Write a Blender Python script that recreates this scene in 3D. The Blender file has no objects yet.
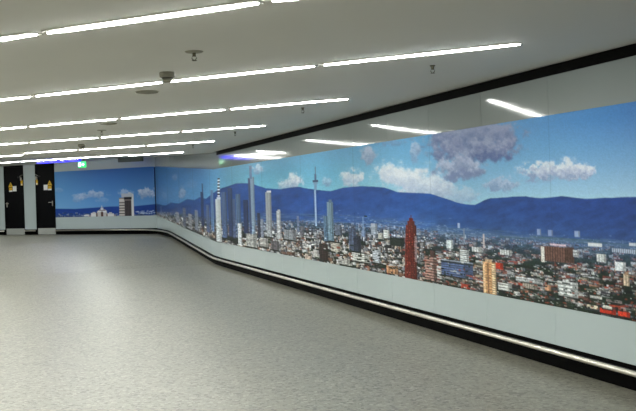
import bpy, bmesh, math, random
import numpy as np
from mathutils import Vector, Matrix

random.seed(7)
rng = np.random.default_rng(11)
scn = bpy.context.scene
COL = scn.collection

# ------------------------------------------------------------------ room measures (metres)
EYE = 1.55                      # camera height above the lower floor
FOC, CX, CY, ROLL = 850.0, 318.0, 192.0, 0.033
K = FOC / 550
XC, YC, M1 = -2.098, 11.9 * K, -0.5625 / K     # long wall passes C, slope dX/dY
XB, YB = -5.325, 18.1 * K + .025                  # corner with end wall
M2 = (XB - XC) / (YB - YC)
ME = -0.346 * K                           # end wall dY/dX
YN = -4.0                             # back of the room
XL = -16.0

def wallX(Y):
    return XC + (M1 if Y < YC else M2) * (Y - YC)
def endY(X):
    return YB + ME * (X - XB)
def clamp(v): return max(0.0, min(1.0, v))
YK = 12.4 * K                         # where the ramp starts at the wall
def tt(X, Y): return Y - (YK + 0.21 * K * (X + 2.4))
def zfloor(X, Y): return 0.345 * clamp(tt(X, Y) / (4.3 * K))
def zceil(X, Y): return 1.0 + EYE - 0.04 * clamp((tt(X, Y) + 12) / 12) + 0.37 * clamp(tt(X, Y) / (6.2 * K))
def zmb(Y): return EYE - 1.03 + 0.437 * clamp((Y - 12.3 * K) / (5.8 * K))   # mural bottom
def zmt(Y): return EYE + 0.582 + 0.438 * clamp((Y - 12.3 * K) / (5.8 * K))   # mural top

# sight line of a point of the photograph, to measure places on the real surfaces
def deroll(px, py):
    u = (px - CX) / FOC; v = (CY - py) / FOC
    c, s = math.cos(ROLL), math.sin(ROLL)
    return u * c + v * s, -u * s + v * c
def on_ceiling(px, py):
    u, v = deroll(px, py); Y = 5.0
    for _ in range(60):
        z = zceil(u * Y, Y) - EYE
        Y = 0.5 * Y + 0.5 * z / v
    return Vector((u * Y, Y, zceil(u * Y, Y)))
def at_depth(px, py, Y):
    u, v = deroll(px, py); return Vector((u * Y, Y, EYE + v * Y))
def Y_long(u):
    Y = (XC - M1 * YC) / (u - M1)
    if Y > YC: Y = (XC - M2 * YC) / (u - M2)
    return Y
def Y_end(u): return (YB - ME * XB) / (1 - ME * u)

# ------------------------------------------------------------------ helpers
def tag(o, label=None, cat=None, group=None, kind=None):
    if label: o['label'] = label
    if cat: o['category'] = cat
    if group: o['group'] = group
    if kind: o['kind'] = kind
    return o
def empty(name, loc, rz=0.0, **k):
    o = bpy.data.objects.new(name, None); COL.objects.link(o)
    o.location = loc; o.rotation_euler = (0, 0, rz); o.empty_display_size = 0.1
    return tag(o, **k)
def build(name, bm, mat, parent=None, smooth=False):
    me = bpy.data.meshes.new(name)
    bmesh.ops.recalc_face_normals(bm, faces=bm.faces)
    bm.to_mesh(me); bm.free()
    if smooth:
        me.polygons.foreach_set('use_smooth', [True] * len(me.polygons))
    for m in (mat if isinstance(mat, (list, tuple)) else [mat]): me.materials.append(m)
    o = bpy.data.objects.new(name, me); COL.objects.link(o)
    if parent: o.parent = parent
    return o
def box(bm, x0, x1, y0, y1, z0, z1, bev=0.0):
    r = bmesh.ops.create_cube(bm, size=1)
    vs = r['verts']
    for v in vs:
        v.co = Vector(((x0 + x1) / 2 + v.co.x * (x1 - x0), (y0 + y1) / 2 + v.co.y * (y1 - y0), (z0 + z1) / 2 + v.co.z * (z1 - z0)))
    if bev:
        es = list({e for v in vs for e in v.link_edges})
        bmesh.ops.bevel(bm, geom=es, offset=bev, segments=2, affect='EDGES', profile=0.5)
def lathe(bm, prof, n=28, c=(0, 0)):
    rings = []
    for r, z in prof:
        if r < 1e-5: rings.append([bm.verts.new((c[0], c[1], z))])
        else: rings.append([bm.verts.new((c[0] + r * math.cos(2 * math.pi * k / n), c[1] + r * math.sin(2 * math.pi * k / n), z)) for k in range(n)])
    for a, b in zip(rings, rings[1:]):
        for k in range(n):
            k2 = (k + 1) % n
            q = [a[k % len(a)], a[k2 % len(a)], b[k2 % len(b)], b[k % len(b)]]
            q = list(dict.fromkeys(q))
            if len(q) > 2: bm.faces.new(q)
def prism_pts(bm, lo, hi):
    """closed solid between two equal polygons"""
    a = [bm.verts.new(p) for p in lo]; b = [bm.verts.new(p) for p in hi]
    n = len(a)
    bm.faces.new(a[::-1]); bm.faces.new(b)
    for i in range(n): bm.faces.new((a[i], a[(i + 1) % n], b[(i + 1) % n], b[i]))
def tube(bm, pts, r, n=12):
    rings = []
    for i, p in enumerate(pts):
        d = (pts[min(i + 1, len(pts) - 1)] - pts[max(i - 1, 0)]).normalized()
        s = d.cross(Vector((0, 0, 1))).normalized(); u = s.cross(d)
        rings.append([bm.verts.new(p + r * (math.cos(2 * math.pi * k / n) * s + math.sin(2 * math.pi * k / n) * u)) for k in range(n)])
    for a, b in zip(rings, rings[1:]):
        for k in range(n): bm.faces.new((a[k], a[(k + 1) % n], b[(k + 1) % n], b[k]))
    bm.faces.new(rings[0][::-1]); bm.faces.new(rings[-1])

# ------------------------------------------------------------------ materials
def s2l(c): return tuple(((v / 255) / 12.92 if v / 255 < 0.04045 else ((v / 255 + 0.055) / 1.055) ** 2.4) for v in c)
def mat(name, col, rough=0.5, metal=0.0, spec=0.5, emis=None, es=0.0, noise=None, coat=0.0):
    m = bpy.data.materials.new(name); m.use_nodes = True
    nt = m.node_tree; b = nt.nodes['Principled BSDF']
    lin = s2l(col)
    b.inputs['Base Color'].default_value = (*lin, 1); b.inputs['Roughness'].default_value = rough
    b.inputs['Metallic'].default_value = metal; b.inputs['Specular IOR Level'].default_value = spec
    b.inputs['Coat Weight'].default_value = coat; b.inputs['Coat Roughness'].default_value = 0.06
    if emis:
        b.inputs['Emission Color'].default_value = (*s2l(emis), 1); b.inputs['Emission Strength'].default_value = es
    if noise:
        sc, amt = noise
        tc = nt.nodes.new('ShaderNodeTexCoord'); n = nt.nodes.new('ShaderNodeTexNoise'); n.inputs['Scale'].default_value = sc; n.inputs['Detail'].default_value = 4
        r = nt.nodes.new('ShaderNodeMapRange'); r.inputs['To Min'].default_value = 1 - amt; r.inputs['To Max'].default_value = 1 + amt
        mx = nt.nodes.new('ShaderNodeVectorMath'); mx.operation = 'SCALE'; mx.inputs[0].default_value = lin
        nt.links.new(tc.outputs['Object'], n.inputs['Vector']); nt.links.new(n.outputs['Fac'], r.inputs['Value'])
        nt.links.new(r.outputs['Result'], mx.inputs['Scale']); nt.links.new(mx.outputs['Vector'], b.inputs['Base Color'])
    return m
def floor_material():
    m = bpy.data.materials.new('terrazzo'); m.use_nodes = True
    nt = m.node_tree; b = nt.nodes['Principled BSDF']; L = nt.links.new
    tc = nt.nodes.new('ShaderNodeTexCoord')
    def ramp(stops, src):
        r = nt.nodes.new('ShaderNodeValToRGB'); el = r.color_ramp.elements
        while len(el) < len(stops): el.new(0.5)
        for e, (p, c) in zip(el, stops): e.position = p; e.color = (*s2l(c), 1)
        L(src, r.inputs['Fac']); return r.outputs['Color']
    v = nt.nodes.new('ShaderNodeTexVoronoi'); v.inputs['Scale'].default_value = 42; L(tc.outputs['Object'], v.inputs['Vector'])
    sep = nt.nodes.new('ShaderNodeSeparateColor'); L(v.outputs['Color'], sep.inputs['Color'])
    c1 = ramp([(0.0, (40, 39, 34)), (0.15, (88, 86, 76)), (0.24, (150, 148, 136)), (0.8, (162, 160, 148)), (1.0, (212, 210, 200))], sep.outputs['Red'])
    n = nt.nodes.new('ShaderNodeTexNoise'); n.inputs['Scale'].default_value = 110; n.inputs['Detail'].default_value = 3; L(tc.outputs['Object'], n.inputs['Vector'])
    c2 = ramp([(0.3, (96, 94, 84)), (0.5, (154, 152, 140)), (0.7, (196, 194, 184))], n.outputs['Fac'])
    mx = nt.nodes.new('ShaderNodeMix'); mx.data_type = 'RGBA'; mx.inputs['Factor'].default_value = 0.45
    L(c1, mx.inputs['A']); L(c2, mx.inputs['B'])
    # broad wear clouds
    w = nt.nodes.new('ShaderNodeTexNoise'); w.inputs['Scale'].default_value = 0.55; w.inputs['Detail'].default_value = 4; L(tc.outputs['Object'], w.inputs['Vector'])
    r = nt.nodes.new('ShaderNodeMapRange'); r.inputs['From Min'].default_value = 0.3; r.inputs['From Max'].default_value = 0.7
    r.inputs['To Min'].default_value = FLOOR_K * 0.97; r.inputs['To Max'].default_value = FLOOR_K * 1.03; L(w.outputs['Fac'], r.inputs['Value'])
    sc = nt.nodes.new('ShaderNodeVectorMath'); sc.operation = 'SCALE'; L(mx.outputs['Result'], sc.inputs[0]); L(r.outputs['Result'], sc.inputs['Scale'])
    tn = nt.nodes.new('ShaderNodeVectorMath'); tn.operation = 'MULTIPLY'; tn.inputs[1].default_value = (1.0, 1.0, .94)
    L(sc.outputs['Vector'], tn.inputs[0]); L(tn.outputs['Vector'], b.inputs['Base Color'])
    r2 = nt.nodes.new('ShaderNodeMapRange'); r2.inputs['From Min'].default_value = 0.1; r2.inputs['From Max'].default_value = 1.0
    r2.inputs['To Min'].default_value = 0.35; r2.inputs['To Max'].default_value = 0.37; L(w.outputs['Fac'], r2.inputs['Value'])
    L(r2.outputs['Result'], b.inputs['Roughness']); b.inputs['Specular IOR Level'].default_value = 1.0
    bp = nt.nodes.new('ShaderNodeBump'); bp.inputs['Strength'].default_value = 0.0; bp.inputs['Distance'].default_value = 0.002
    L(n.outputs['Fac'], bp.inputs['Height']); L(bp.outputs['Normal'], b.inputs['Normal'])
    return m
FLOOR_K = 0.66
MURAL_K = 1.0
LIGHT = 56.0
m_floor = floor_material()
m_ceil = mat('ceiling_paint', (214, 213, 208), 0.75, noise=(1.2, 0.03))
m_wall = mat('enamel_panel', (140, 147, 147), 0.07, spec=0.5, noise=(0.8, 0.03))
def lean(m, a):       # the enamel sheets sit a fraction of a degree out of line
    nt = m.node_tree; g = nt.nodes.new('ShaderNodeNewGeometry'); v = nt.nodes.new('ShaderNodeVectorRotate'); v.rotation_type = 'Z_AXIS'
    v.inputs['Angle'].default_value = a; nt.links.new(g.outputs['Normal'], v.inputs['Vector']); nt.links.new(v.outputs['Vector'], nt.nodes['Principled BSDF'].inputs['Normal'])
lean(m_wall, -0.0115)
m_lower = mat('enamel_panel_lower', (178, 191, 192), 0.22, spec=0.5, noise=(0.8, 0.03))
m_black = mat('black_recess', (2, 2, 2), 0.6, spec=0.05, noise=(4, 0.2))
m_steel = mat('brushed_steel', (226, 220, 208), 0.3, metal=0.85, noise=(12, 0.05))
m_bar = mat('dark_bar', (28, 27, 25), 0.5, noise=(12, 0.1))
m_tube = mat('lamp_diffuser', (255, 255, 255), 0.5, emis=(253, 255, 249), es=LIGHT, noise=(2, 0.01))
m_house = mat('lamp_housing', (215, 213, 205), 0.5, noise=(5, 0.02))
m_door = mat('black_door_paint', (5, 5, 8), 0.5, spec=0.1, noise=(3, 0.15))
m_frame = mat('black_door_frame', (3, 3, 5), 0.5, spec=0.1, noise=(3, 0.15))
m_kick = mat('kick_plate_steel', (178, 182, 178), 0.45, metal=0.2, noise=(9, 0.06))
m_yel = mat('yellow_sticker', (225, 180, 20), 0.5, noise=(20, 0.04))
m_wht = mat('white_sticker', (238, 238, 236), 0.5, noise=(20, 0.02))
m_blk = mat('black_print', (15, 15, 15), 0.5, noise=(20, 0.05))
m_grey = mat('grey_box', (98, 104, 96), 0.6, noise=(6, 0.05))
m_plast = mat('detector_plastic', (120, 117, 102), 0.5, noise=(20, 0.04))
m_plast2 = mat('detector_dark', (60, 58, 50), 0.5, noise=(20, 0.04))
m_disc = mat('disc_grille', (128, 126, 112), 0.6, noise=(40, 0.1))
m_brass = mat('sprinkler_metal', (92, 88, 72), 0.35, metal=0.6, noise=(30, 0.1))
m_blue = mat('blue_lit_sign', (20, 20, 200), 0.4, emis=(30, 25, 255), es=3.5, noise=(5, 0.02))
m_bwht = mat('white_lit_mark', (240, 240, 255), 0.4, emis=(215, 215, 255), es=1.2, noise=(5, 0.02))
m_green = mat('green_lit_sign', (40, 190, 90), 0.4, emis=(60, 230, 120), es=1.6, noise=(5, 0.02))
m_gwht = mat('white_lit_pictogram', (240, 255, 245), 0.4, emis=(225, 255, 235), es=3.0, noise=(5, 0.02))

# ------------------------------------------------------------------ shell
def outline(grow=0.0):
    return [(wallX(YN) + grow, YN), (XC + grow, YC), (XB + grow, YB + grow), (XL, endY(XL) + grow), (XL, YN)]
def sheet(name, zf, folds, material, thick):
    bm = bmesh.new()
    f = bm.faces.new([bm.verts.new((x, y, 0)) for x, y in outline(0.0)])
    for t0 in folds:
        bmesh.ops.bisect_plane(bm, geom=bm.verts[:] + bm.edges[:] + bm.faces[:], plane_co=(-2.4, YK + t0, 0), plane_no=Vector((-0.21 * K, 1, 0)).normalized())
    for v in bm.verts: v.co.z = zf(v.co.x, v.co.y)
    r = bmesh.ops.extrude_face_region(bm, geom=bm.faces[:])
    for v in [g for g in r['geom'] if isinstance(g, bmesh.types.BMVert)]: v.co.z += thick
    return tag(build(name, bm, material), kind='structure')
sheet('floor', zfloor, (0.0, 4.3 * K), m_floor, -0.1)
sheet('ceiling', zceil, (-12.0, 0.0, 6.2 * K), m_ceil, 0.1)

def stations(y0, y1, step=0.75):
    ys = {y0, y1}
    for y in (YK - 12 / .882, YC, 12.3 * K, YK, 16.7 * K, YB):
        if y0 < y < y1: ys.add(y)
    return sorted(ys)
def nrm(Y):      # inward normal of the long wall (toward the room)
    m = M1 if Y < YC else M2
    return Vector((-1, m, 0)).normalized()
def long_strip(bm, y0, y1, zb, zt, back, front):
    """solid strip along the long wall; back/front = distance into the room"""
    ys = stations(y0, y1)
    fr = front if callable(front) else (lambda Y: front)
    for a, b in zip(ys, ys[1:]):
        if b - a < 1e-4: continue
        n = nrm((a + b) / 2)
        pa = Vector((wallX(a), a, 0)); pb = Vector((wallX(b), b, 0))
        lo, hi = [], []
        for p, Y, d in ((pa, a, back), (pb, b, back), (pb, b, fr(b)), (pa, a, fr(a))):
            q = p + n * d
            lo.append((q.x, q.y, zb(Y))); hi.append((q.x, q.y, zt(Y)))
        prism_pts(bm, lo, hi)
def wfl(Y): return zfloor(wallX(Y), Y)
def wce(Y): return zceil(wallX(Y), Y)
def zkick(Y): return wfl(Y) + 0.195
bm = bmesh.new()
long_strip(bm, YN, YB, lambda Y: wfl(Y) - 0.05, lambda Y: wce(Y) + 0.05, -0.15, 0.0)
tag(build('wall_right', bm, m_bar), kind='structure')
# panel joints every 0.75 m of wall
joints = [4.645 * K]
while joints[-1] < YB - 0.7 * K: joints.append(joints[-1] + 0.66 * K)
while joints[0] > YN + 0.7 * K: joints.insert(0, joints[0] - 0.66 * K)
bmu, bml = bmesh.new(), bmesh.new()
TILT = 0.0
edges = [YN] + joints + [YB]
for a, b in zip(edges, edges[1:]):
    b2 = b - 0.0035 if b < YB else b
    gap = lambda Y: (wce(Y) - 0.085) if Y < YK - .05 else wce(Y)
    if b <= YK or a >= YK:
        g = (lambda Y: wce(Y) - 0.085) if b <= YK else (lambda Y: wce(Y))
        tilt = (lambda a, b: (lambda Y: 0.02 + TILT * ((a + b) / 2 - Y)))(a, b)   # panels hang very slightly out of line
        long_strip(bmu, a, b2, lambda Y: zmt(Y) - 0.02, g, 0.0, tilt)
    else:
        long_strip(bmu, a, YK, lambda Y: zmt(Y) - 0.02, lambda Y: wce(Y) - 0.085, 0.0, 0.02)
        long_strip(bmu, YK, b2, lambda Y: zmt(Y) - 0.02, lambda Y: wce(Y), 0.0, 0.02)
    long_strip(bml, a, b2, zkick, lambda Y: zmb(Y) + 0.02, 0.0, 0.02)
tag(build('trim_1', bmu, m_wall), kind='structure')
tag(build('trim_2', bml, m_lower), kind='structure')
bm = bmesh.new()
long_strip(bm, YN, YB, wfl, zkick, -0.001, 0.006)
tag(build('baseboard_right', bm, m_black), kind='structure')
bm = bmesh.new()
long_strip(bm, YN, YC + .2, lambda Y: wce(Y) - 0.085, wce, -0.001, 0.03)
long_strip(bmx := bmesh.new(), YC + .2, YK, lambda Y: wce(Y) - 0.085, wce, 0.0, 0.02)
tag(build('trim_6', bmx, m_wall), kind='structure')
tag(build('trim_3', bm, m_black), kind='structure')

# end wall, in its own frame: s runs left from the corner, d into the room
EA = math.atan2(-ME, -1.0)                # direction left along end wall
ed = Vector((math.cos(EA), math.sin(EA), 0)); en = Vector((ed.y, -ed.x, 0))
if en.y > 0: en = -en
def s_of(px, py=200):
    u, v = deroll(px, py); Y = Y_end(u); return (Vector((u * Y, Y, 0)) - Vector((XB, YB, 0))).dot(ed)
def end_box(bm, s0, s1, d0, d1, z0, z1):
    o = Vector((XB, YB, 0))
    ps = [o + ed * s + en * d for s, d in ((s0, d0), (s1, d0), (s1, d1), (s0, d1))]
    prism_pts(bm, [(p.x, p.y, z0) for p in ps], [(p.x, p.y, z1) for p in ps])
ZF, ZC = 0.345, EYE + 1.33
SL = (Vector((XL, endY(XL), 0)) - Vector((XB, YB, 0))).dot(ed)
ZMB, ZMT = zmb(YB), zmt(YB)
D1 = (s_of(24.0), s_of(5.6)); D2 = (s_of(55.0), s_of(37.0))      # door spans
SM = s_of(55.5)                                                   # mural's left end
bm = bmesh.new(); end_box(bm, 0.0, SL, -0.15, -0.001, ZF - 0.1, ZC + 0.1)
tag(build('wall_back', bm, m_bar), kind='structure')
bm = bmesh.new(); bl = bmesh.new(); bb = bmesh.new()
zk = ZF + 0.195
end_box(bm, 0.0, SM, 0.0, 0.02, ZMT - 0.02, ZC)
ns = 4
for k in range(ns):
    end_box(bl, SM * k / ns, SM * (k + 1) / ns - (0.0035 if k < ns - 1 else 0), 0.0, 0.02, zk, ZMB + 0.02)
for a, b in ((D2[1] + .03, D1[0] - .03), (D1[1] + .03, D1[1] + 1.2), (D1[1] + 1.2035, D1[1] + 2.4), (D1[1] + 2.4035, SL)):
    end_box(bm, a, b, 0.0, 0.02, zk, ZC)
end_box(bb, 0.0, D2[0] - .03, -0.001, 0.006, ZF, zk)
end_box(bb, D2[1] + .03, D1[0] - .03, -0.001, 0.006, ZF, zk)
end_box(bb, D1[1] + .03, SL, -0.001, 0.006, ZF, zk)
tag(build('trim_4', bm, m_lower), kind='structure')
tag(build('trim_5', bl, m_lower), kind='structure')
tag(build('baseboard_back', bb, m_black), kind='structure')
bm = bmesh.new(); box(bm, XL - 0.15, XL, YN, endY(XL), -0.1, ZC + 0.1)
tag(build('wall_left', bm, m_wall), kind='structure')
bm = bmesh.new(); box(bm, XL, wallX(YN), YN - 0.15, YN, -0.1, 2.7)
tag(build('wall_front', bm, m_wall), kind='structure')

# ------------------------------------------------------------------ doors
def local_box(bm, x0, x1, y0, y1, z0, z1, bev=0): box(bm, x0, x1, y0, y1, z0, z1, bev)
def make_door(idx, span, hinge_right):
    s0, s1 = span; w = s1 - s0; mid = (s0 + s1) / 2
    p = Vector((XB, YB, ZF)) + ed * mid
    h = ZC - ZF
    # local x runs to the photo's right, local -y into the room
    e = empty('door_%d' % idx, p, math.atan2(-ed.y, -ed.x), kind='structure')
    f = bmesh.new(); t = 0.045
    box(f, -w / 2 - .03, -w / 2 + t, -0.03, 0.0, 0, h); box(f, w / 2 - t, w / 2 + .03, -0.03, 0.0, 0, h); box(f, -w / 2 + t, w / 2 - t, -0.03, 0.0, h - 0.06, h)
    build('door_frame', f, m_frame, e)
    l = bmesh.new(); box(l, -w / 2 + t, w / 2 - t, -0.022, 0.0, 0.008, h - 0.06, 0.003)
    build('door_leaf', l, m_door, e)
    k = bmesh.new(); box(k, -w / 2 + (.04 if True else 0), w / 2 + .02, -0.036, -0.022, 0.012, 0.235, 0.004)
    build('kick_plate', k, m_kick, e)
    sg = -1 if hinge_right else 1          # handle side
    hx = sg * (w / 2 - 0.10)
    b = bmesh.new(); box(b, hx - .02, hx + .02, -0.034, -0.022, 1.02, 1.20, 0.004)
    pl = build('handle_plate', b, m_steel, e)
    b = bmesh.new(); box(b, hx - .012, hx + .012, -0.075, -0.034, 1.14, 1.165, 0.003); box(b, min(hx, hx - sg * .14), max(hx, hx - sg * .14), -0.085, -0.065, 1.14, 1.165, 0.006)
    build('handle', b, m_steel, e)
    b = bmesh.new(); cxx = -sg * (w / 2 - .13)
    box(b, cxx - .1, cxx + .1, -0.07, -0.022, h - .46, h - .41, 0.005)
    c = build('door_closer', b, m_bar, e)
    b = bmesh.new(); ax = -sg * (w / 2 - .06)
    box(b, ax - .018, ax + .018, -0.085, -0.03, h - .56, h - .44, 0.004); tube(b, [Vector((cxx, -0.06, h - .41)), Vector((-sg * (w / 2 - .0), -0.05, h - .36))], .008, 8)
    build('closer_arm', b, m_steel, c)
    # stickers: yellow warning triangle over yellow plate, white notice, small yellow one near the hinge
    tx = sg * (w / 2 - (.31 if hinge_right else .21)); z0 = h - .93
    b = bmesh.new(); prism_pts(b, [(tx - .12, -0.0225, z0 + .15), (tx + .12, -0.0225, z0 + .15), (tx, -0.0225, z0 + .33)], [(tx - .12, -0.026, z0 + .15), (tx + .12, -0.026, z0 + .15), (tx, -0.026, z0 + .33)])
    tri = tag(build('warning_triangle', b, m_yel, e), label='yellow triangular warning sticker')
    b = bmesh.new(); prism_pts(b, [(tx - .012, -0.026, z0 + .18), (tx + .03, -0.026, z0 + .215), (tx + .0, -0.026, z0 + .215), (tx + .018, -0.026, z0 + .27), (tx - .03, -0.026, z0 + .21), (tx, -0.026, z0 + .21)],
              [(tx - .012, -0.028, z0 + .18), (tx + .03, -0.028, z0 + .215), (tx + .0, -0.028, z0 + .215), (tx + .018, -0.028, z0 + .27), (tx - .03, -0.028, z0 + .21), (tx, -0.028, z0 + .21)])
    build('bolt_symbol', b, m_blk, tri)
    b = bmesh.new(); box(b, tx - .085, tx + .085, -0.026, -0.0222, z0 + .03, z0 + .13, 0); tag(build('warning_plate', b, m_yel, e), label='yellow rectangular warning sticker')
    b = bmesh.new(); box(b, tx - .085, tx + .085, -0.026, -0.0222, z0 - .02, z0 + .028, 0); build('warning_text_strip', b, m_wht, e)
    nx = tx - sg * .20
    b = bmesh.new(); box(b, nx - .095, nx + .095, -0.026, -0.0222, z0 - .01, z0 + .18, 0); tag(build('notice', b, m_wht, e), label='white rectangular notice')
    qx = -sg * (w / 2 - .055)
    b = bmesh.new(); box(b, qx - .045, qx + .045, -0.036, -0.0302, z0 + .19, z0 + .38, 0); st = tag(build('sticker', b, m_yel, e), label='small yellow sticker')
    b = bmesh.new(); box(b, qx - .03, qx + .03, -0.038, -0.036, z0 + .2, z0 + .25, 0); build('sticker_text', b, m_wht, st)
    return e
make_door(1, D1, True)
make_door(2, D2, False)

# ------------------------------------------------------------------ bumper rails
RO = 0.075
def rail(name, pts, label, group=None):
    base = pts[len(pts) // 2].copy(); base.z -= 0.15
    e = empty(name, base, label=label, cat='rail', group=group)
    loc = [p - base for p in pts]
    b = bmesh.new(); tube(b, loc, 0.021, 14); build('rail_tube', b, m_steel, e, smooth=True)
    return e, loc
def wall_rail_pts():
    out = []
    near = [YN + 0.1 + 0.6 * k for k in range(60) if YN + 0.1 + 0.6 * k < 12.0 * K]
    for Y in near + [q * K for q in (12.1, 12.35, 12.6, 13.4, 14.2, 15.0, 15.8, 16.4)]:
        n = nrm(Y); p = Vector((wallX(Y), Y, 0)) + n * RO; p.z = wfl(Y) + 0.148; out.append(p)
    # rounded corner
    a = out[-1]; c = Vector((XB, YB, 0)); n1 = nrm(YB)
    A = Vector((wallX(16.9 * K), 16.9 * K, 0)) + n1 * RO; B = c + ed * 0.95 + en * RO
    d1 = Vector((XB - XC, YB - YC, 0)).normalized()
    q = c + (n1 + en).normalized() * (RO / max(0.2, (n1 + en).normalized().dot(n1)))
    for k in range(9):
        t = k / 8; p = A * (1 - t) ** 2 + q * 2 * t * (1 - t) + B * t * t
        p.z = zfloor(p.x, p.y) + 0.148; out.append(p)
    p = c + ed * (D2[0] - .05) + en * RO; p.z = ZF + .148; out.append(p)
    return out
pts = wall_rail_pts()
e, loc = rail('bumper_rail', pts, 'long steel bumper rail running low along the mural wall and round the corner')
b = bmesh.new()
for p, q in zip(loc, loc[1:]):      # flat web that carries the tube on the wall
    base = e.location
    def web(pp):
        w = pp + base
        best = None
        # nearest wall
        if w.y < 16.95 * K: n = nrm(w.y); return n
        dl = abs((Vector((w.x, w.y, 0)) - Vector((XB, YB, 0))).dot(nrm(YB))); de = abs((Vector((w.x, w.y, 0)) - Vector((XB, YB, 0))).dot(en))
        return None
    n1, n2 = web(p), web(q)
    if n1 and n2:
        a0, a1, b0, b1 = p - n1 * .07, p - n1 * .01, q - n2 * .07, q - n2 * .01
        prism_pts(b, [(v.x, v.y, v.z - .008) for v in (a0, b0, b1, a1)], [(v.x, v.y, v.z + .008) for v in (a0, b0, b1, a1)])
pe = loc[-1]; ps = pe - ed * (D2[0] - 1.0)
a0, a1, b0, b1 = pe - en * .07, pe - en * .01, ps - en * .07, ps - en * .01
build('mounting_web', b, m_bar, e)
b = bmesh.new(); prism_pts(b, [(v.x, v.y, v.z - .008) for v in (a0, b0, b1, a1)], [(v.x, v.y, v.z + .008) for v in (a0, b0, b1, a1)])
build('mounting_web', b, m_bar, e)
def short_rail(s0, s1, label):
    o = Vector((XB, YB, ZF + .148))
    e, loc = rail('bumper_rail', [o + ed * s0 + en * RO, o + ed * (s0 + s1) / 2 + en * RO, o + ed * s1 + en * RO], label)
    b = bmesh.new(); p, q = loc[0], loc[-1]
    v4 = (p - en * .07, q - en * .07, q - en * .01, p - en * .01)
    prism_pts(b, [(v.x, v.y, v.z - .008) for v in v4], [(v.x, v.y, v.z + .008) for v in v4]); build('mounting_web', b, m_bar, e)
short_rail(D2[1] + .05, D1[0] - .05, 'short steel bumper rail on the narrow wall between the two black doors')
short_rail(D1[1] + .05, SL - 0.1, 'steel bumper rail on the end wall left of both black doors')

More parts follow.
